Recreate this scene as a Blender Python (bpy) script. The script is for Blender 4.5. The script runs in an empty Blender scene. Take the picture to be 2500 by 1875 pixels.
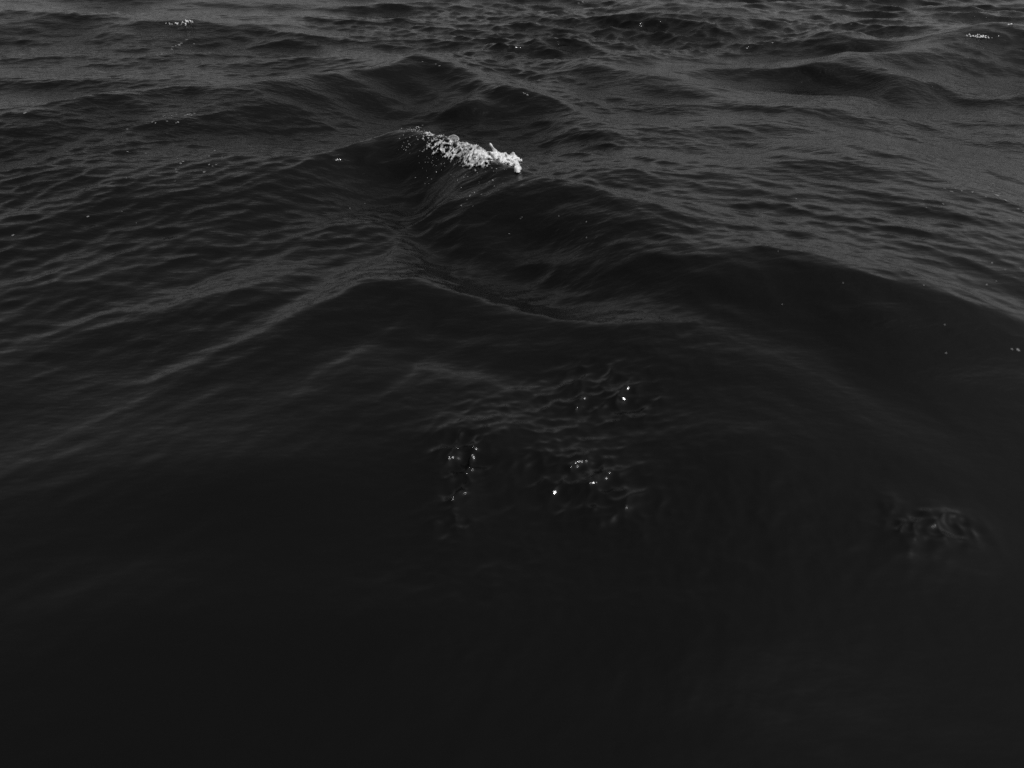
import bpy, math, random
import numpy as np

SC = bpy.context.scene
COL = SC.collection
R = math.radians
rng = np.random.default_rng(7)
random.seed(7)

# ------------------------------------------------------------------ camera
CAM_H = 2.0
PITCH = 33.2                      # degrees below the horizon
LENS, SENSOR = 28.0, 36.0
cam_d = bpy.data.cameras.new('camera')
cam_d.lens = LENS
cam_d.sensor_width = SENSOR
cam_d.clip_start = 0.05
cam_d.clip_end = 20000
cam = bpy.data.objects.new('camera', cam_d)
COL.objects.link(cam)
cam.location = (0, 0, CAM_H)
cam.rotation_euler = (R(90 - PITCH), 0, 0)
cam_d.dof.use_dof = True
cam_d.dof.focus_distance = 9.0
cam_d.dof.aperture_fstop = 2.2
SC.camera = cam

# ------------------------------------------------------------------ sky and sun (black-and-white photograph: grey light)
SUN_EL, SUN_AZ = 62.0, 105.0       # azimuth clockwise from the view direction (+Y)
world = bpy.data.worlds.new('World')
SC.world = world
world.use_nodes = True
wn, wl = world.node_tree.nodes, world.node_tree.links
wn.clear()
sky = wn.new('ShaderNodeTexSky')
sky.sky_type = 'NISHITA'
sky.sun_disc = False
sky.sun_elevation = R(SUN_EL)
sky.sun_rotation = R(SUN_AZ)
sky.air_density = 1.0
sky.dust_density = 1.5
bw = wn.new('ShaderNodeRGBToBW')
bg = wn.new('ShaderNodeBackground')
bg.inputs['Strength'].default_value = 0.075
out = wn.new('ShaderNodeOutputWorld')
wl.new(sky.outputs[0], bw.inputs[0])
wl.new(bw.outputs[0], bg.inputs['Color'])
wl.new(bg.outputs[0], out.inputs[0])

sun_d = bpy.data.lights.new('sun', 'SUN')
sun_d.energy = 2.6
sun_d.angle = R(0.53)
sun = bpy.data.objects.new('sun', sun_d)
COL.objects.link(sun)
sun.rotation_euler = (R(90 - SUN_EL), 0, R(180 - SUN_AZ))

vs = SC.view_settings
vs.view_transform = 'Standard'
vs.look = 'None'
vs.exposure = 0.0
vs.gamma = 1.0
vs.use_curve_mapping = False
SC.cycles.use_denoising = False        # keep the fine grain of the water
SC.cycles.sample_clamp_indirect = 1.0
SC.cycles.sample_clamp_direct = 12.0

# ------------------------------------------------------------------ pixel of the photograph (2500 x 1875) -> ray
CP, SP = math.cos(R(PITCH)), math.sin(R(PITCH))


def ray(px, py):
    u = (px - 1250.0) / 2500.0 * SENSOR / LENS
    v = -(py - 937.5) / 2500.0 * SENSOR / LENS
    d = np.array([u, CP + v * SP, -SP + v * CP])
    return d / np.linalg.norm(d)


def at(px, py, z=0.0):
    d = ray(px, py)
    t = (z - CAM_H) / d[2]
    return d[0] * t, d[1] * t


# ------------------------------------------------------------------ wind-wave spectra (tiles summed over the sea)
def sstep(a, b, x):
    t = np.clip((x - a) / (b - a), 0, 1)
    return t * t * (3 - 2 * t)


class Band:
    def __init__(self, seed, N, L, lmin, lmax, wdir, spread, slope, rot):
        g = np.random.default_rng(seed)
        k1 = np.fft.fftfreq(N, L / N) * 2 * np.pi
        KX, KY = np.meshgrid(k1, k1)
        K = np.hypot(KX, KY)
        K[0, 0] = 1
        lam = 2 * np.pi / K
        win = sstep(lmin * 0.8, lmin * 1.2, lam) * (1 - sstep(lmax * 0.8, lmax * 1.25, lam))
        ang = np.arctan2(KY, KX) - wdir
        amp = K ** -2.0 * win * (0.12 + np.abs(np.cos(ang)) ** spread)
        amp[0, 0] = 0
        H = (g.normal(size=(N, N)) + 1j * g.normal(size=(N, N))) * amp
        F = lambda a: np.real(np.fft.ifft2(a))
        sx, sy = F(1j * KX * H), F(1j * KY * H)
        s = slope / math.sqrt(np.mean(sx ** 2 + sy ** 2))
        self.f = np.stack([F(1j * KX / K * H), F(1j * KY / K * H), F(H)], -1).astype(np.float32) * s
        self.N, self.L, self.lmin = N, L, lmin
        self.c, self.s = math.cos(rot), math.sin(rot)

    def __call__(self, x, y):
        u = (x * self.c + y * self.s) / self.L * self.N
        v = (-x * self.s + y * self.c) / self.L * self.N
        i, j = np.floor(u), np.floor(v)
        fu, fv = (u - i).astype(np.float32)[:, None], (v - j).astype(np.float32)[:, None]
        i = i.astype(np.int64) % self.N
        j = j.astype(np.int64) % self.N
        i1, j1 = (i + 1) % self.N, (j + 1) % self.N
        f = self.f
        w = (f[j, i] * (1 - fu) + f[j, i1] * fu) * (1 - fv) + (f[j1, i] * (1 - fu) + f[j1, i1] * fu) * fv
        o = w.copy()
        o[:, 0] = w[:, 0] * self.c - w[:, 1] * self.s
        o[:, 1] = w[:, 0] * self.s + w[:, 1] * self.c
        return o


B_SWELL = Band(3, 256, 61.0, 3.0, 9.0, R(80), 4, 0.060, 0.15)
B_LONG = Band(11, 768, 23.0, 0.75, 2.4, R(82), 2.5, 0.115, 0.31)
B_MID = Band(21, 768, 11.3, 0.26, 0.75, R(84), 2, 0.15, -0.27)
B_SHORT = Band(31, 768, 4.7, 0.085, 0.26, R(86), 1.5, 0.19, 0.52)
B_TINY = Band(41, 768, 1.9, 0.032, 0.085, R(70), 1.0, 0.07, -0.6)
# ripples running off both flanks of the central waves
B_MIDL = Band(22, 768, 11.3, 0.26, 0.75, R(128), 1.6, 0.14, 0)
B_MIDR = Band(23, 768, 11.3, 0.26, 0.75, R(48), 3, 0.14, 0)
B_SHORTL = Band(32, 768, 4.7, 0.085, 0.26, R(118), 1.3, 0.19, 0)
B_SHORTR = Band(33, 768, 4.7, 0.085, 0.26, R(52), 2.5, 0.19, 0)
# little folds running down the humps close by
B_FOLD = Band(43, 768, 2.9, 0.035, 0.22, R(-50), .8, 0.18, 0)
B_GUST = Band(51, 256, 37.0, 2.5, 8.0, R(20), 0.3, 1.0, 0.8)
_ls, _ms = float(B_LONG.f[..., 2].std()), float(B_MID.f[..., 2].std())
_gs = float(B_GUST.f[..., 2].std())
DTH = R(108.0 / 1080)

# ------------------------------------------------------------------ the waves the photograph shows one by one
# crest points (pixel x, pixel y, height m), width of the steep front, width of the long back, trough depth in front
RIDGES = [
    # foaming central wave
    ([(560, 505, .01), (760, 420, .05), (900, 340, .15), (985, 306, .23), (1080, 331, .26), (1180, 380, .27), (1260, 412, .25),
      (1340, 452, .22), (1480, 515, .17), (1600, 566, .12), (1700, 600, .05), (1800, 630, .01)], .42, .34, .35),
    # second wave, nearer
    ([(420, 925, .003), (620, 835, .009), (760, 765, .028), (860, 702, .07), (915, 683, .09), (1040, 678, .095), (1130, 700, .095),
      (1240, 748, .085), (1360, 785, .075), (1500, 805, .065), (1640, 838, .045), (1740, 872, .015)], .28, .28, .3),
    # long wave behind, upper left, running to the peak at centre
    ([(-150, 352, .05), (0, 330, .08), (170, 298, .12), (330, 250, .15), (430, 234, .17), (560, 240, .16), (720, 200, .20), (860, 172, .22),
      (990, 152, .23), (1060, 150, .23), (1140, 180, .18), (1220, 212, .11), (1330, 262, .04)], .55, .5, .35),
    # little peak right of it
    ([(1130, 258, .04), (1210, 240, .06), (1280, 228, .09), (1345, 250, .07), (1420, 290, .045), (1500, 330, .02)], .26, .3, .2),
    # right edge swell
    ([(1880, 160, .03), (2060, 150, .10), (2180, 120, .20), (2290, 92, .20), (2400, 64, .26), (2480, 58, .28), (2600, 75, .25), (2760, 110, .1)], .9, .8, .1),
    # long low wave, right middle
    ([(1330, 650, .02), (1500, 672, .05), (1680, 690, .07), (1860, 700, .08), (1990, 735, .09), (2120, 782, .09), (2260, 822, .08), (2420, 860, .06),
      (2600, 900, .02)], .34, .3, .3),
    # right, upper middle dark lenses
    ([(1830, 400, .03), (1960, 385, .07), (2060, 380, .08), (2160, 395, .06), (2280, 430, .02)], .45, .3, .3),
    ([(1330, 530, .05), (1500, 600, .13), (1700, 648, .20), (1960, 645, .24), (2180, 632, .26), (2400, 628, .26), (2700, 645, .23), (3100, 750, .08)], 1.15, 2.9, .0, .2),
    ([(1960, 178, .03), (2080, 165, .09), (2160, 178, .10), (2260, 212, .03)], .5, .5, .3),
    ([(1980, 105, .02), (2030, 82, .12), (2080, 82, .12), (2140, 100, .02)], .5, .5, .2),
    ([(1360, 178, .03), (1440, 172, .08), (1540, 190, .10), (1660, 205, .11), (1760, 222, .06), (1850, 250, .02)], .45, .5, .3),
    ([(1480, 40, .05), (1620, 12, .18), (1760, 14, .19), (1900, 40, .05)], 1.2, 1.0, .3),
    ([(120, 72, .05), (230, 64, .08), (380, 70, .14), (470, 62, .16), (560, 74, .10), (680, 66, .12), (790, 100, .03)], .6, .6, .3),
    ([(-120, 60, .08), (60, 62, .10), (200, 84, .03)], .9, .9, .3),
    # left middle folds
    ([(-120, 470, .02), (60, 430, .03), (250, 360, .045), (420, 335, .04), (600, 345, .015)], .32, .3, .3),
    ([(-60, 545, .012), (200, 520, .02), (430, 490, .027), (640, 440, .035), (800, 395, .03), (880, 360, .015)], .3, .25, .2),
    ([(-120, 690, .015), (120, 665, .012), (360, 600, .02), (560, 560, .025), (720, 520, .022), (840, 470, .015)], .26, .24, .2),
    ([(460, 690, .01), (600, 650, .025), (720, 600, .032), (880, 520, .024), (990, 440, .02), (1060, 390, .01)], .20, .12, .2),
    ([(820, 690, .005), (920, 630, .015), (1000, 560, .022), (1090, 480, .022), (1180, 420, .01)], .16, .10, .2),
    ([(-120, 905, .006), (120, 800, .014), (380, 745, .022), (600, 690, .026), (780, 630, .022), (900, 580, .01)], .24, .2, .2),
    ([(330, 905, .01), (520, 850, .012), (700, 790, .018), (830, 720, .012)], .15, .1, .3),
    ([(-80, 1130, .004), (200, 1010, .010), (330, 945, .016), (430, 895, .012), (520, 860, .004)], .18, .10, .2),
    ([(760, 905, .006), (880, 862, .022), (975, 815, .026), (1040, 790, .006)], .16, .15, .3),
    ([(1010, 885, .005), (1090, 925, .016), (1180, 937, .022), (1230, 960, .014), (1290, 985, .004)], .14, .13, .2),
]


class Ridge:
    """one wave: crest line y(x), crest height h(x), steep front, longer back"""
    def __init__(self, pts, wf, wb, trough, soft=.06):
        self.e = soft
        P = np.array([[*at(px, py, h), h] for px, py, h in pts])
        P = P[np.argsort(P[:, 0])]
        x0, x1 = P[0, 0], P[-1, 0]
        span = x1 - x0
        self.gx = np.linspace(x0 - .35 * span - .3, x1 + .35 * span + .3, 600)
        dx = self.gx[1] - self.gx[0]
        yc = np.interp(self.gx, P[:, 0], P[:, 1])
        lo, hi = self.gx < x0, self.gx > x1                 # run on straight past the ends
        yc[lo] = P[0, 1] + (self.gx[lo] - x0) * np.clip((P[1, 1] - P[0, 1]) / (P[1, 0] - P[0, 0] + 1e-6), -2, 2)
        yc[hi] = P[-1, 1] + (self.gx[hi] - x1) * np.clip((P[-1, 1] - P[-2, 1]) / (P[-1, 0] - P[-2, 0] + 1e-6), -2, 2)
        hc = np.interp(self.gx, P[:, 0], P[:, 2], left=0, right=0)
        def smooth(a, sig):
            k = np.arange(-int(4 * sig / dx) - 1, int(4 * sig / dx) + 2) * dx
            w = np.exp(-.5 * (k / sig) ** 2)
            n = len(k) // 2
            return np.convolve(np.pad(a, n, mode='edge'), w / w.sum(), 'valid')
        sig = span * .035
        self.yc = smooth(yc, sig)
        self.hc = smooth(hc, sig * 1.2)
        self.cs = smooth(1 / np.sqrt(1 + np.gradient(self.yc, dx) ** 2), span * .07)
        self.hm = P[:, 2].max()
        self.wf, self.wb, self.tr = wf, wb, trough
        m = 4 * max(wf, wb) / self.cs.min()
        self.box = (self.gx[0], self.gx[-1], self.yc.min() - m, self.yc.max() + m)

    def add(self, x, y, z, brk):
        b = self.box
        idx = np.nonzero((x > b[0]) & (x < b[1]) & (y > b[2]) & (y < b[3]))[0]
        if not len(idx):
            return
        X, Y = x[idx], y[idx]
        hh = np.interp(X, self.gx, self.hc)
        if self.hm < .07:
            hh = hh * brk[idx]
        sd = (Y - np.interp(X, self.gx, self.yc)) * np.interp(X, self.gx, self.cs)
        front = sd < 0
        sc = 0.55 + 0.45 * hh / self.hm                     # narrower where lower
        u = np.abs(sd) / (np.where(front, self.wf, self.wb) * sc)
        e = self.e
        p = np.exp(-(np.sqrt(u * u + e * e) - e) ** 1.35)
        tr = np.where(front, self.tr * (np.exp(-((u - 2.0) / .75) ** 2) - np.exp(-(2.0 / .75) ** 2)), 0)
        z[idx] += hh * (p - tr)


RIDGE = [Ridge(*a) for a in RIDGES]

# patches of ripples: (pixel x, pixel y, radius m, boost of short ripples)
RIPPLE = [(1400, 1160, .14, 1.9), (1480, 1240, .14, 1.1), (1430, 955, .20, 1.15), (1520, 1000, .16, .9), (1115, 1100, .07, 3.0), (1120, 1165, .06, 2.6), (1108, 1275, .06, 2.5), (1132, 1135, .06, 2.4), (1098, 1215, .05, 2.2),
          (1180, 1040, .25, .3), (2225, 1320, .09, 1.9), (2350, 1332, .07, 1.6), (1660, 850, .3, .4), (1260, 1120, .35, .25), (1700, 1250, .5, .22), (1150, 1400, .35, .2), (1320, 1120, .55, .2), (2200, 1330, .5, .12), (1450, 960, .45, .2), (900, 1000, .5, .12), (1500, 1500, .6, .1)]
RIPP = [(*at(a, b, .03), r, s) for a, b, r, s in RIPPLE]


# low rounded mounds close by: (pixel x, pixel y, radius across m, radius along m, height m)
MOUND = [(1190, 1090, .26, .22, .05), (1440, 965, .34, .16, .035), (1400, 1165, .13, .14, .028), (1480, 1250, .16, .16, .02), (2270, 1340, .22, .18, .03), (1090, 1240, .10, .22, .02),
         (600, 1150, .5, .25, .03), (1800, 1150, .5, .25, .03), (1000, 1560, .4, .2, .025), (1700, 1600, .4, .22, .025), (350, 1500, .35, .2, .02)]
MND = [(*at(a, b, .02), rx, ry, h) for a, b, rx, ry, h in MOUND]


def sea(x, y):
    """displacement (dx, dy, z) of the water at rest position x, y"""
    x = np.asarray(x, np.float64).ravel()
    y = np.asarray(y, np.float64).ravel()
    r = np.hypot(x, y)
    spc = np.maximum(r * DTH, (r * r + CAM_H ** 2) / CAM_H * np.where(r > 3.92, R(20.5 / 620), R(35 / 380)))
    gust = np.clip(1.0 + 0.22 * B_GUST(x, y)[:, 2] / _gs, .6, 1.5)
    rough = 0.13 + 0.87 * sstep(2.3, 5.4, y)                 # glassier water close by
    rough = rough * (0.72 + 0.28 * sstep(-6, 3, x))
    calm = sstep(.2, 1.4, x) * sstep(4.2, 5.2, y) * (1 - sstep(8.5, 12, y)) * (1 - .4 * sstep(4, 6, x))
    rough = rough * (1 - .68 * calm)
    o = np.zeros((len(x), 3))
    zr = np.zeros(len(x))
    lg, md = B_LONG(x, y), B_MID(x, y)
    wob = np.clip(r / 6, .35, 1.2)
    wx, wy = x + (1.6 * lg[:, 2] + 1.5 * md[:, 0]) * wob, y + (1.2 * lg[:, 0] + 2.0 * md[:, 2]) * wob   # crests wander
    brk = np.clip(.8 + .35 * B_LONG(x * .8 + 5, y * .8)[:, 2] / _ls, .15, 1.4)      # low crests come and go
    for g in RIDGE:
        g.add(wx, wy, zr, brk)
    for cx, cy, rx, ry, h in MND:
        zr += h * np.exp(-((x - cx) / rx) ** 2 - ((y - cy) / ry) ** 2)
    zr += (.15 * np.exp(-((y - 6.6) / 1.8) ** 2) - .06 * np.exp(-((y - 3.4) / 1.5) ** 2)) * (1 - sstep(-2.3, -.9, x)) * sstep(-7, -4.5, x)   # left shoulder faces us
    zr += .38 * np.exp(-((x + 9) / 6.5) ** 2 - ((y - 17) / 6) ** 2)      # swell added at far left, its face turned to us to darken the water
    far = sstep(14, 40, r)
    o += B_SWELL(x, y) * (0.35 + 1.2 * far)[:, None]
    o += lg * ((0.30 + 0.80 * sstep(3, 9, r) - .15 * sstep(9, 13, r)) * (1 - sstep(.15, .5, spc)) * (1 - .45 * np.clip(zr / .15, 0, 1)) * (1 + .4 * calm))[:, None] * np.array([1.2, 1.2, 1.0])
    o[:, 1] -= .8 * lg[:, 2] * sstep(3, 9, r)                # they lean towards the viewer
    side = 1 - sstep(6.0, 10.5, y)
    rough = rough * (1 + .12 * sstep(8, 12, y))
    face = 1 - .6 * np.clip(zr / .14, 0, 1) * (1 - calm)          # tall wave faces are drawn smooth
    face *= 1 - .35 * (1 - sstep(-1.0, .2, x)) * (1 - sstep(3.4, 5.2, y))
    wl = side * (1 - sstep(-.7, .5, x))
    wr = side * sstep(-.2, 1.0, x)
    wc = np.clip(1 - .8 * wl - .8 * wr, .2, 1)
    am = rough * gust * (1 - sstep(.13, .4, spc)) * face
    o[:, 1] -= .6 * md[:, 2] * am
    o += md * (am * wc)[:, None] + B_MIDL(x, y) * (.7 * am * wl)[:, None] + B_MIDR(x, y) * (am * wr)[:, None]
    am = rough * gust * (1 - sstep(.04, .11, spc)) * (.35 + .65 * face)
    o += B_SHORT(x, y) * (am * wc)[:, None] + B_SHORTL(x, y) * (1.15 * am * wl)[:, None] + B_SHORTR(x, y) * (am * wr)[:, None]
    loc = np.zeros(len(x))
    for cx, cy, rad, s in RIPP:
        loc += s * np.exp(-((x - cx) ** 2 + (y - cy) ** 2) / rad ** 2)
    o += B_FOLD(x, y) * (1.15 * loc)[:, None] + B_SHORT(x * 1.7 + 3, y * 1.7) * (.35 * loc * loc / (1 + loc))[:, None]
    o += B_TINY(x, y) * ((.6 * loc + .5 * rough * gust) * (1 - sstep(.007, .02, spc)))[:, None]
    o[:, 2] += zr
    return o


# ------------------------------------------------------------------ materials
def nodes(name):
    m = bpy.data.materials.new(name)
    m.use_nodes = True
    n, l = m.node_tree.nodes, m.node_tree.links
    return m, n, l, n['Principled BSDF']


def water_material():
    m, n, l, p = nodes('sea_water')
    p.inputs['Base Color'].default_value = (.0043, .0043, .0043, 1)
    p.inputs['Roughness'].default_value = .075
    p.inputs['IOR'].default_value = 1.333
    tc = n.new('ShaderNodeTexCoord')
    prev = None
    for scale, stretch, dist, st, rz in ((9.0, (.8, 1.9, 1), .017, .6, .15), (21.0, (.8, 1.8, 1), .0095, .65, -.25), (60.0, (.8, 1.6, 1), .003, .6, .3)):
        mp = n.new('ShaderNodeMapping')
        mp.inputs['Scale'].default_value = stretch
        mp.inputs['Rotation'].default_value = (0, 0, rz)
        t = n.new('ShaderNodeTexNoise')
        t.inputs['Scale'].default_value = scale
        t.inputs['Detail'].default_value = 2.0
        t.inputs['Roughness'].default_value = .55
        # wind comes and goes: ripples in drifting patches
        g = n.new('ShaderNodeTexNoise')
        g.inputs['Scale'].default_value = .35
        g.inputs['Detail'].default_value = 3
        mr = n.new('ShaderNodeMapRange')
        mr.inputs['From Min'].default_value = .32
        mr.inputs['From Max'].default_value = .62
        mr.inputs['To Min'].default_value = .5
        mr.inputs['To Max'].default_value = 1.0
        sep = n.new('ShaderNodeSeparateXYZ')
        yr = n.new('ShaderNodeMapRange')
        yr.inputs['From Min'].default_value = 2.0
        yr.inputs['From Max'].default_value = 6.5
        yr.inputs['To Min'].default_value = .16
        yr.inputs['To Max'].default_value = 1.0
        mu = n.new('ShaderNodeMath'); mu.operation = 'MULTIPLY'
        mu2 = n.new('ShaderNodeMath'); mu2.operation = 'MULTIPLY'
        mu2.inputs[1].default_value = st
        b = n.new('ShaderNodeBump')
        b.inputs['Distance'].default_value = dist
        l.new(tc.outputs['Object'], mp.inputs[0])
        l.new(mp.outputs[0], t.inputs['Vector'])
        l.new(tc.outputs['Object'], g.inputs['Vector'])
        l.new(tc.outputs['Object'], sep.inputs[0])
        l.new(sep.outputs['Y'], yr.inputs[0])
        l.new(g.outputs[0], mr.inputs[0])
        l.new(mr.outputs[0], mu.inputs[0]); l.new(yr.outputs[0], mu.inputs[1])
        l.new(mu.outputs[0], mu2.inputs[0])
        l.new(mu2.outputs[0], b.inputs['Strength'])
        l.new(t.outputs[0], b.inputs['Height'])
        if prev:
            l.new(prev.outputs[0], b.inputs['Normal'])
        prev = b
    l.new(prev.outputs[0], p.inputs['Normal'])
    return m


def foam_material(name, lo, hi):
    m, n, l, p = nodes(name)
    tc = n.new('ShaderNodeTexCoord')
    t = n.new('ShaderNodeTexNoise')
    t.inputs['Scale'].default_value = 34
    t.inputs['Detail'].default_value = 4
    cr = n.new('ShaderNodeMapRange')
    cr.inputs['From Min'].default_value = .35
    cr.inputs['From Max'].default_value = .65
    cr.inputs['To Min'].default_value = lo
    cr.inputs['To Max'].default_value = hi
    l.new(tc.outputs['Object'], t.inputs['Vector'])
    l.new(t.outputs[0], cr.inputs[0])
    l.new(cr.outputs[0], p.inputs['Base Color'])
    p.inputs['Roughness'].default_value = .6
    p.inputs['IOR'].default_value = 1.33
    return m


M_WATER = water_material()
M_FOAM = foam_material('white_foam', .62, .9)
M_FROTH = foam_material('thin_froth', .20, .80)
M_FLECK = foam_material('bubble_foam', .10, .28)


def film_material():
    m, n, l, p = nodes('bubble_film')
    p.inputs['Base Color'].default_value = (.9, .9, .9, 1)
    p.inputs['Roughness'].default_value = .075
    p.inputs['IOR'].default_value = 1.33
    p.inputs['Alpha'].default_value = .16
    return m


M_FILM = film_material()


def mesh_obj(name, V, faces, mat, parent=None, smooth=True):
    me = bpy.data.meshes.new(name)
    V = np.asarray(V, np.float32)
    F = np.asarray(faces, np.int32)
    k = F.shape[1]
    me.vertices.add(len(V))
    me.vertices.foreach_set('co', V.ravel())
    me.loops.add(F.size)
    me.loops.foreach_set('vertex_index', F.ravel())
    me.polygons.add(len(F))
    me.polygons.foreach_set('loop_start', np.arange(0, F.size, k, dtype=np.int32))
    me.polygons.foreach_set('use_smooth', np.full(len(F), smooth))
    me.update(calc_edges=True)
    me.materials.append(mat)
    o = bpy.data.objects.new(name, me)
    COL.objects.link(o)
    o.parent = parent
    return o


# ------------------------------------------------------------------ the sea: one sheet to the horizon
def build_sea():
    dep = np.concatenate([np.linspace(89.99, 62, 40, endpoint=False), np.linspace(62, 27, 380, endpoint=False), np.linspace(27, 5.2, 660)])
    r = CAM_H / np.tan(np.radians(dep))
    r = np.concatenate([r, np.geomspace(r[-1] * 1.02, 9000, 90)])
    th = np.concatenate([np.linspace(-54, 54, 1081), np.linspace(54, 306, 65)[1:-1]])
    TH, RR = np.meshgrid(np.radians(th), r)
    x, y = (RR * np.sin(TH)).ravel(), (RR * np.cos(TH)).ravel()
    d = np.concatenate([sea(a, b) for a, b in zip(np.array_split(x, 6), np.array_split(y, 6))])
    V = np.stack([x + d[:, 0], y + d[:, 1], d[:, 2]], -1)
    nr, nc = RR.shape
    i, j = np.meshgrid(np.arange(nr - 1), np.arange(nc), indexing='ij')
    j1 = (j + 1) % nc
    F = np.stack([i * nc + j, (i + 1) * nc + j, (i + 1) * nc + j1, i * nc + j1], -1).reshape(-1, 4)[:, ::-1]
    o = mesh_obj('sea_water', V, F, M_WATER)
    o['kind'] = 'structure'

    return o


SEA = build_sea()


# ------------------------------------------------------------------ foam and floating flecks
def height_at(x, y, it=4):
    """water height above the world point x, y (undoing the sideways chop)"""
    x, y = np.atleast_1d(x).astype(float), np.atleast_1d(y).astype(float)
    rx, ry = x.copy(), y.copy()
    for _ in range(it):
        d = sea(rx, ry)
        rx, ry = x - d[:, 0], y - d[:, 1]
    return sea(rx, ry)[:, 2], rx, ry


def surf(px, py):
    """where the line of sight through a pixel first meets the water: rest x, y"""
    d = ray(px, py)
    t0 = (.45 - CAM_H) / d[2]
    t1 = (-.25 - CAM_H) / d[2]
    t = np.linspace(t0, t1, 260)
    z, rx, ry = height_at(d[0] * t, d[1] * t)
    k = np.nonzero(CAM_H + d[2] * t <= z)[0]
    k = k[0] if len(k) else len(t) - 1
    return rx[k], ry[k]


def top(x, y):
    d = sea([x], [y])[0]
    return np.array([x + d[0], y + d[1], d[2]])


def normal_at(x, y, e=.012):
    a, b, c, d = top(x - e, y), top(x + e, y), top(x, y - e), top(x, y + e)
    n = np.cross(b - a, d - c)
    return n / np.linalg.norm(n)


def nz(b, x, y):
    return b(x, y)[:, 2] / float(b.f[..., 2].std())


N_FINE = Band(61, 512, 2.3, .014, .05, 0, 0, 1, .3)
N_MED = Band(62, 512, 3.1, .04, .13, 0, 0, 1, -.4)
N_BIG = Band(63, 256, 5.3, .12, .4, 0, 0, 1, .9)


def blob_world(blobs):
    o = []
    for px, py, rx, ry, d in blobs:
        c = surf(px, py)
        rxw = rx * np.linalg.norm([c[0], c[1], CAM_H]) * SENSOR / LENS / 2500
        u, w = surf(px, py - ry), surf(px, py + ry)
        ryw = np.clip(.5 * math.hypot(u[0] - w[0], u[1] - w[1]), rxw * .35, rxw * 2.2)
        o.append((c[0], c[1], rxw, ryw, d))
    return o


def foam_sheet(name, blobs, mat, parent, cell, lace=0.0, lump=.03, keep=None):
    B = blob_world(blobs)
    x0 = min(b[0] - 1.7 * b[2] for b in B); x1 = max(b[0] + 1.7 * b[2] for b in B)
    y0 = min(b[1] - 1.7 * b[3] for b in B); y1 = max(b[1] + 1.7 * b[3] for b in B)
    nx, ny = int((x1 - x0) / cell) + 2, int((y1 - y0) / cell) + 2
    X, Y = np.meshgrid(np.linspace(x0, x1, nx), np.linspace(y0, y1, ny))
    x, y = X.ravel(), Y.ravel()
    D = np.ones(len(x))
    for cx, cy, rx, ry, d in B:
        D *= 1 - np.minimum(.999, d * np.exp(-(((x - cx) / rx) ** 2 + ((y - cy) / ry) ** 2) ** 1.4))
    D = 1 - D
    f, m, b = nz(N_FINE, x, y), nz(N_MED, x, y), nz(N_BIG, x, y)
    n = .5 + .13 * f + .17 * m + .10 * b
    web = np.minimum(np.abs(m + .35 * f), np.abs(f * .8 + .5 * m) * 1.5)      # thin threads between bubbles
    s = (1 - lace) * (D - n) + lace * (D * .95 - .12 - web * .9)
    t = np.clip(s / .25, 0, 1)
    hgt = .004 + t * (lump * D * (.45 + .35 * np.abs(m) + .25 * np.maximum(b, 0)) + .006 * np.abs(f))
    sm = sea(x, y)
    V = np.stack([x + sm[:, 0], y + sm[:, 1] - .35 * hgt, sm[:, 2] + hgt], -1)
    ok = (s > 0).reshape(ny, nx)
    q = ok[:-1, :-1] & ok[1:, :-1] & ok[:-1, 1:] & ok[1:, 1:]
    j, i = np.nonzero(q)
    F = np.stack([j * nx + i, j * nx + i + 1, (j + 1) * nx + i + 1, (j + 1) * nx + i], -1)
    used, inv = np.unique(F, return_inverse=True)
    o = mesh_obj(name, V[used], inv.reshape(-1, 4), mat, parent)
    if name != 'foam_head' or cell > .01:
        o['kind'] = 'stuff'
    return o


OCT = np.array([[1, 0, 0], [-1, 0, 0], [0, 1, 0], [0, -1, 0], [0, 0, 1], [0, 0, -1],
                [.7, .7, 0], [-.7, .7, 0], [.7, -.7, 0], [-.7, -.7, 0]])
OCTF = np.array([[0, 6, 4], [6, 2, 4], [2, 7, 4], [7, 1, 4], [1, 9, 4], [9, 3, 4], [3, 8, 4], [8, 0, 4],
                 [6, 0, 5], [2, 6, 5], [7, 2, 5], [1, 7, 5], [9, 1, 5], [3, 9, 5], [8, 3, 5], [0, 8, 5]])


def droplets(name, blobs, n, rmin, rmax, up, mat, parent):
    V, F = [], []
    B = blob_world(blobs)
    w = np.array([b[4] * b[2] * b[3] for b in B]); w /= w.sum()
    pts = []
    for _ in range(n):
        b = B[rng.choice(len(B), p=w)]
        pts.append((b[0] + rng.normal() * b[2] * .6, b[1] + rng.normal() * b[3] * .6))
    pts = np.array(pts)
    d = sea(pts[:, 0], pts[:, 1])
    for k in range(n):
        r = rmin + (rmax - rmin) * rng.random() ** 2.5
        c = np.array([pts[k, 0] + d[k, 0], pts[k, 1] + d[k, 1], d[k, 2] + r * .3 + up * rng.random() ** 3])
        F.append(OCTF + len(V) * len(OCT))
        V.append(c + OCT * r * (1 + .35 * rng.normal(size=(len(OCT), 1))) * np.array([1.25, 1, .8]))
    o = mesh_obj(name, np.vstack(V), np.vstack(F), mat, parent)
    o['kind'] = 'stuff'
    return o


def thing(name, loc, label, cat, group=None):
    o = bpy.data.objects.new(name, None)
    o.empty_display_size = .1
    COL.objects.link(o)
    o['label'] = label
    o['category'] = cat
    if group:
        o['group'] = group
    return o


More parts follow.
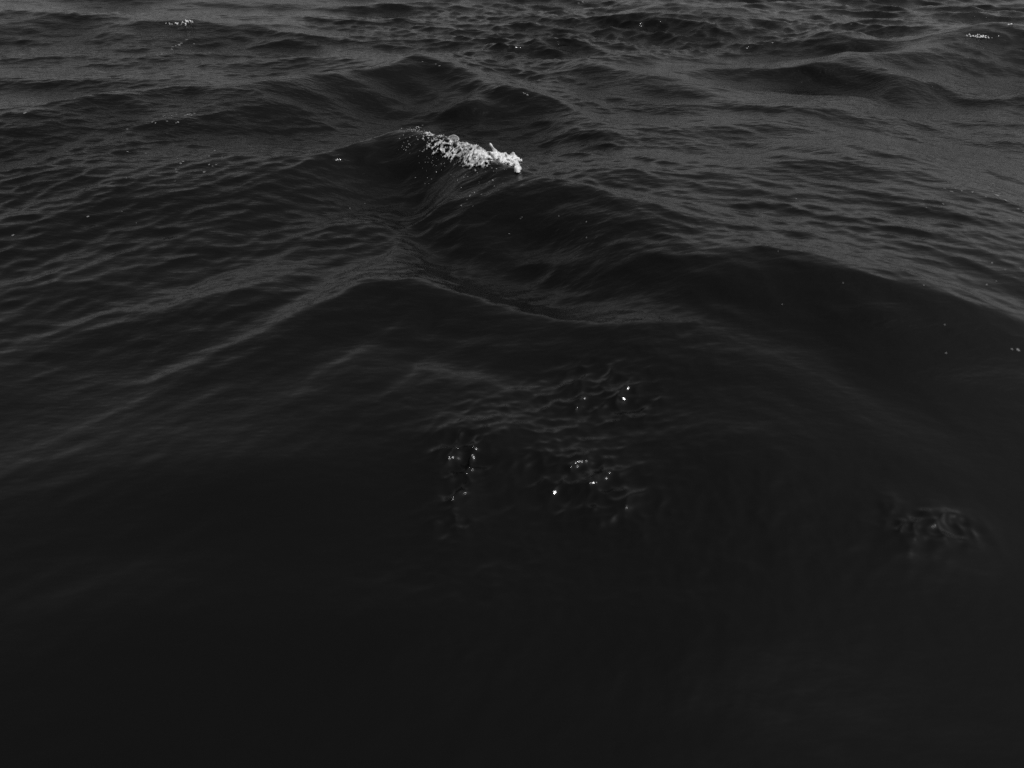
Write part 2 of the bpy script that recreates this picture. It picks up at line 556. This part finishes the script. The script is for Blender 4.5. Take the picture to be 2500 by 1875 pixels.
# the breaking crest at the centre
cap = thing('whitecap', None, 'largest bright white breaking whitecap tumbling along the crest of the central wave', 'whitecap')
foam_sheet('foam_head', [(1238, 395, 30, 19, 1.0), (1222, 384, 22, 15, 1.0), (1256, 407, 17, 15, .95), (1252, 394, 18, 14, .9), (1264, 413, 10, 7, .8),
                         (1204, 387, 22, 13, .92), (1180, 384, 20, 11, .8)],
           M_FOAM, cap, .0045, lace=.12, lump=.034)
foam_sheet('foam_froth', [(1172, 380, 30, 15, .95), (1145, 370, 28, 14, .85), (1120, 364, 26, 14, .6), (1190, 399, 16, 8, .7)], M_FROTH, cap, .0042, lace=.5, lump=.022)
foam_sheet('foam_lace', [(1115, 362, 28, 15, .62), (1092, 350, 24, 12, .55), (1070, 338, 24, 9, .55), (1045, 326, 20, 7, .5), (1015, 316, 26, 5, .34),
                         (1110, 378, 30, 10, .6), (1075, 372, 26, 10, .5), (1040, 365, 20, 10, .4), (993, 360, 14, 6, .42), (1160, 396, 26, 9, .55),
                         (1185, 408, 12, 8, .5)],
           M_FROTH, cap, .0040, lace=.92, lump=.012)
droplets('foam_drops', [(1010, 318, 30, 8, 1), (1000, 355, 30, 16, .8), (1060, 350, 40, 24, .8), (1120, 372, 50, 20, .8), (1200, 392, 60, 22, .5), (1250, 400, 30, 18, .5)],
         300, .0016, .0042, .02, M_FROTH, cap)


def spout(base, hgt, lean, parent):
    V, F = [], []
    ns, nr = 10, 9
    for i in range(nr):
        t = i / (nr - 1)
        c = np.array(base) + np.array([lean * t + .006 * math.sin(5 * t), .004 * math.sin(7 * t), hgt * t])
        rad = .017 * (1 - t) ** .7 + .005 + .003 * math.sin(9 * t)
        if i == nr - 1:
            rad = .003
        for k in range(ns):
            a = 2 * math.pi * k / ns
            w = rad * (1 + .25 * math.sin(3 * a + 6 * t))
            V.append(c + np.array([w * math.cos(a), w * math.sin(a), 0]))
    for i in range(nr - 1):
        for k in range(ns):
            F.append([i * ns + k, i * ns + (k + 1) % ns, (i + 1) * ns + (k + 1) % ns, (i + 1) * ns + k])
    return mesh_obj('water_spout', V, F, M_FOAM, parent)


b = top(*surf(1207, 377))
spout(b + np.array([0, 0, .01]), .085, -.03, cap)


def bubble(px, py, rad, parent):
    c = top(*surf(px, py))
    nu, nv = 18, 8
    V = [c + rad * np.array([math.cos(2 * math.pi * i / nu) * math.cos(j / nv * math.pi / 2), math.sin(2 * math.pi * i / nu) * math.cos(j / nv * math.pi / 2),
                             math.sin(j / nv * math.pi / 2) * .8]) for j in range(nv + 1) for i in range(nu)]
    F = [[j * nu + i, j * nu + (i + 1) % nu, (j + 1) * nu + (i + 1) % nu, (j + 1) * nu + i] for j in range(nv) for i in range(nu)]
    o = mesh_obj('bubble', V, F, M_FILM, parent)
    # rim of froth round the foot and over the top
    V, F = [], []
    for arc, full in ((0, True), (1, False)):
        n = 28
        base = len(V)
        for k in range(n):
            a = 2 * math.pi * k / n if full else math.pi * k / (n - 1)
            p = c + rad * (np.array([math.cos(a), math.sin(a), .03]) if full else np.array([math.cos(a), .15, math.sin(a) * .82]))
            w = .0035 * (1 + .6 * math.sin(5 * a + arc) * random.random())
            nrm = (p - c) / np.linalg.norm(p - c)
            for s_ in range(4):
                V.append(p + w * (nrm * math.cos(s_ * math.pi / 2) + np.array([0, -.7, .7]) * math.sin(s_ * math.pi / 2)))
        for k in range(n if full else n - 1):
            for s_ in range(4):
                k1 = (k + 1) % n
                F.append([base + k * 4 + s_, base + k * 4 + (s_ + 1) % 4, base + k1 * 4 + (s_ + 1) % 4, base + k1 * 4 + s_])
    mesh_obj('rim', V, F, M_FOAM, o)


bubble(1107, 342, .045, cap)

# small far whitecap, and thin foam on the swell at the right edge
cap2 = thing('whitecap', None, 'small distant whitecap on a crest in the upper left corner', 'whitecap')
foam_sheet('foam_head', [(462, 58, 10, 3, .9), (450, 61, 9, 3, .7), (474, 61, 7, 2.5, .65)], M_FROTH, cap2, .012, lace=.2, lump=.05)
foam_sheet('foam_lace', [(420, 60, 16, 4, .6), (440, 62, 18, 4, .55)], M_FOAM, cap2, .012, lace=.85, lump=.02)
cap3 = thing('whitecap', None, 'thin broken line of foam on the flank of the swell at the right edge', 'whitecap')
foam_sheet('foam_lace', [(2396, 90, 16, 4, .7), (2380, 97, 8, 3, .6), (2410, 85, 8, 3, .5)], M_FOAM, cap3, .012, lace=.75, lump=.02)
droplets('foam_drops', [(2392, 92, 20, 5, 1)], 24, .006, .014, .02, M_FOAM, cap3)
cap4 = thing('whitecap', None, 'tiny fleck of foam on the very top of the swell at the right edge', 'whitecap')
foam_sheet('foam_lace', [(2470, 61, 12, 3, .75)], M_FOAM, cap4, .012, lace=.6, lump=.02)

# ---- flecks of froth floating singly on the water
FLECK_MESH = []
for v in range(5):
    V = [np.array([0, 0, .32])]
    n = 10
    for ring, (rr, zz) in enumerate(((.55, .26), (1.0, .0))):
        for k in range(n):
            a = 2 * math.pi * k / n
            w = rr * (1 + .28 * math.sin(2 * a + v) + .18 * rng.normal())
            V.append(np.array([w * math.cos(a), w * .75 * math.sin(a), zz + .03 * rng.normal() * (1 - ring)]))
    me = bpy.data.meshes.new('foam_fleck')
    F = [[0, 1 + k, 1 + (k + 1) % n] for k in range(n)]
    F += [[1 + k, 1 + n + k, 1 + n + (k + 1) % n, 1 + (k + 1) % n] for k in range(n)]
    me.from_pydata([tuple(p) for p in V], [], F)
    for p in me.polygons:
        p.use_smooth = True
    me.materials.append(M_FLECK)
    FLECK_MESH.append(me)

from mathutils import Vector, Matrix


def zoomed(ox, oy, pts, s=2.633):
    return [(ox + p[0] / s, oy + p[1] / s, p[2] if len(p) > 2 else 1.0) for p in pts]


FLECKS = [
    ('foam flecks scattered over the dark trough by the right edge', 'pale foam fleck floating in the loose scatter over the dark trough near the right edge',
     zoomed(1660, 0, [(1700, 1214, 1.3), (1767, 1212), (1810, 1230), (1745, 1234, 1.5), (1880, 1235, 1.5), (1637, 1239), (2010, 1231), (2050, 1246, 1.3), (2035, 1258, 2.0),
                      (1967, 1266), (2090, 1288, 2.3), (1562, 1285), (1690, 1314), (1678, 1327), (1582, 1337), (1607, 1316, .8), (2012, 1180), (2020, 1193, .8), (2172, 1345),
                      (2208, 1361), (1845, 1368), (2027, 1368, .8), (2120, 1415, 1.7), (2198, 1402), (1720, 1172, .7), (1755, 1180, .6)])),
    ('foam flecks right of the central wave', 'tiny foam fleck on the slope between the central whitecap and the right edge scatter',
     zoomed(1660, 0, [(747, 1279), (768, 1296, .8), (744, 1323, .8), (630, 1616, .7)])),
    ('foam flecks on the dark face at upper left', 'tiny foam fleck high on the broad dark wave face at upper left',
     zoomed(0, 0, [(1050, 748), (1065, 755, .8), (1103, 743, .8), (1132, 736), (1192, 745), (1207, 738, 1.3), (1216, 740), (1230, 741, 1.3), (1250, 730), (1222, 734, .8), (980, 785),
                   (1000, 793, .8), (1007, 765, .8), (990, 775, .7), (1075, 783, .8), (1146, 788, 1.1), (1133, 795, .8), (1103, 760, .7), (1060, 745, .7)])),
    ('foam flecks low in the left trough', 'small round foam fleck drifting in the trough left of the central whitecap',
     zoomed(0, 0, [(1380, 971, 1.1), (1343, 1005), (1427, 1011), (1178, 1039, 1.2), (1162, 1052, 1.2), (1131, 1090, 1.4), (1135, 1107, .9), (1345, 1062), (1390, 1060), (1368, 1072, .8),
                   (1314, 1108, 1.3), (1140, 1020, .7), (1125, 1165, .6)])),
    ('lone foam specks on the left water', 'lone pale speck of foam on the dark water along the left side',
     zoomed(0, 0, [(818, 833), (820, 977, .8), (938, 988, .9), (815, 1147, .7), (567, 1397, 1.1), (85, 1515, 1.3), (160, 727, 1.3), (385, 1281, .7), (876, 1437, .6), (785, 1360, .6)])),
    ('sparkling specks behind the small whitecap', 'bright foam speck on the small waves just below the distant upper left whitecap',
     zoomed(0, 0, [(1110, 305), (1130, 295), (1152, 290, 1.3), (1165, 280, 1.2), (1200, 257, 1.2), (1248, 283), (1040, 350, 1.2), (1070, 347), (1012, 357), (1155, 297), (1105, 318)])),
    ('foam specks on the far crests', 'tiny bright foam speck on a sharp crest behind the central whitecap',
     zoomed(830, 0, [(1187, 607, 1.2), (1205, 615, 1.2), (1180, 600, .9), (617, 415, .9), (640, 425), (530, 400, .8), (139, 343, 1.3), (915, 322, .9), (1560, 15, 1.4), (1535, 22, 1.1)])),
    ('foam specks on the central wave face', 'faint foam speck on the smooth dark face below the central whitecap',
     zoomed(830, 0, [(64, 1340, 1.1), (160, 1310, .7), (1583, 1428, .8), (1585, 1529, 1.0), (1088, 1506, .9), (1407, 1393, .8), (1160, 1410, .8), (1170, 1400, .6)])),
    ('foam specks on the right middle slope', 'lone foam speck on the dark slope at middle right',
     zoomed(1660, 620, [(2005, 58, 1.1), (2088, 103, 1.1), (1565, 203, .9), (1972, 198, 1.3), (2033, 178, .7), (2172, 618, 1.7), (2132, 616, 1.1), (1710, 637, .9), (1700, 460, .8),
                        (2182, 93), (1048, 190, .6), (657, 325, .7)])),
]
OWN = {   # specks the photograph tells apart
    (0, 9): 'widest foam fleck of the right edge scatter, a long pale dash',
    (0, 7): 'pale foam dash close above the two widest flecks of the right edge scatter',
    (0, 8): 'second widest foam dash of the right edge scatter, just above the widest',
    (0, 10): 'widest foam fleck of the right edge scatter, a long pale dash',
    (0, 22): 'lowest wide foam dash of the right edge scatter',
    (0, 11): 'leftmost foam fleck of the right edge scatter',
    (1, 0): 'topmost of three tiny foam flecks close together right of centre',
    (1, 1): 'middle one of three tiny foam flecks close together right of centre',
    (1, 2): 'lowest of three tiny foam flecks close together right of centre',
    (1, 3): 'single faint foam fleck below the three close flecks right of centre',
    (3, 5): 'largest round foam fleck in the trough left of the central whitecap',
    (3, 10): 'lowest right of the large foam flecks in the left trough',
    (3, 0): 'topmost foam fleck in the trough left of the central whitecap',
    (4, 0): 'foam speck just left below the cluster on the dark upper left face',
    (4, 1): 'foam speck below the cluster on the upper left face, nearest the left edge',
    (4, 2): 'faint foam speck between the upper left cluster and the left trough flecks',
    (4, 3): 'very faint foam speck left of the largest fleck in the left trough',
    (4, 4): 'bright lone foam speck on the left, below all the left trough flecks',
    (4, 5): 'lone foam fleck lowest on the left, close to the left edge',
    (4, 6): 'pale round foam speck near the left edge, highest on that side',
    (4, 7): 'tiny foam speck on the left just above the bright lone speck',
    (4, 8): 'faint foam speck lowest of the pair below the left trough',
    (4, 9): 'faint foam speck upper of the pair below the left trough',
    (6, 6): 'lone bright foam speck on a far crest left of the central peak',
    (6, 7): 'lone foam speck on the open far water right of the central peak',
    (6, 8): 'right of two foam specks at the very top edge of the picture',
    (6, 9): 'left of two foam specks at the very top edge of the picture',
    (7, 0): 'foam speck on the wave face far left below the whitecap, brighter of two',
    (7, 1): 'foam speck on the wave face far left below the whitecap, fainter of two',
    (7, 2): 'upper foam speck on the dark face right below the whitecap',
    (7, 3): 'lower foam speck on the dark face right below the whitecap',
    (7, 4): 'foam speck lowest on the smooth face straight below the whitecap',
    (7, 5): 'foam speck on the face below the whitecap, right of the close pair',
    (8, 5): 'bright foam dash at the right edge, larger of two lying low',
    (8, 6): 'small foam speck beside the bright low dash at the right edge',
    (8, 3): 'brightest foam speck high on the right middle slope',
    (8, 7): 'lone foam speck lowest on the right middle slope, away from the edge',
    (8, 8): 'faint foam speck on the slope halfway above the lowest right speck',
    (8, 2): 'lone small foam speck high on the slope left of the brightest one',
    (8, 10): 'tiny foam speck on the right middle slope nearest the picture centre but one',
    (8, 11): 'tiny foam speck on the right middle slope nearest the picture centre',
}
OWN.pop((0, 9))
for gi, fi, grp, lab, px, py, sz in [(a, b, g[0], g[1], *p) for a, g in enumerate(FLECKS) for b, p in enumerate(g[2])]:
    if True:
        lab = OWN.get((gi, fi), lab)
        x, y = surf(px, py)
        p = top(x, y)
        n = Vector(normal_at(x, y))
        dist = math.sqrt(x * x + y * y + CAM_H ** 2)
        o = bpy.data.objects.new('foam_fleck', FLECK_MESH[rng.integers(5)])
        COL.objects.link(o)
        q = n.to_track_quat('Z', 'Y')
        r = sz * 2.0 * dist * SENSOR / LENS / 2500
        o.matrix_world = Matrix.Translation(Vector(p) + n * .001) @ q.to_matrix().to_4x4() @ Matrix.Rotation(rng.uniform(-.5, .5), 4, 'Z') @ Matrix.Diagonal((r, r * rng.uniform(.8, 1.3), r * .7, 1))
        o['label'] = lab
        o['category'] = 'foam fleck'
        o['group'] = grp
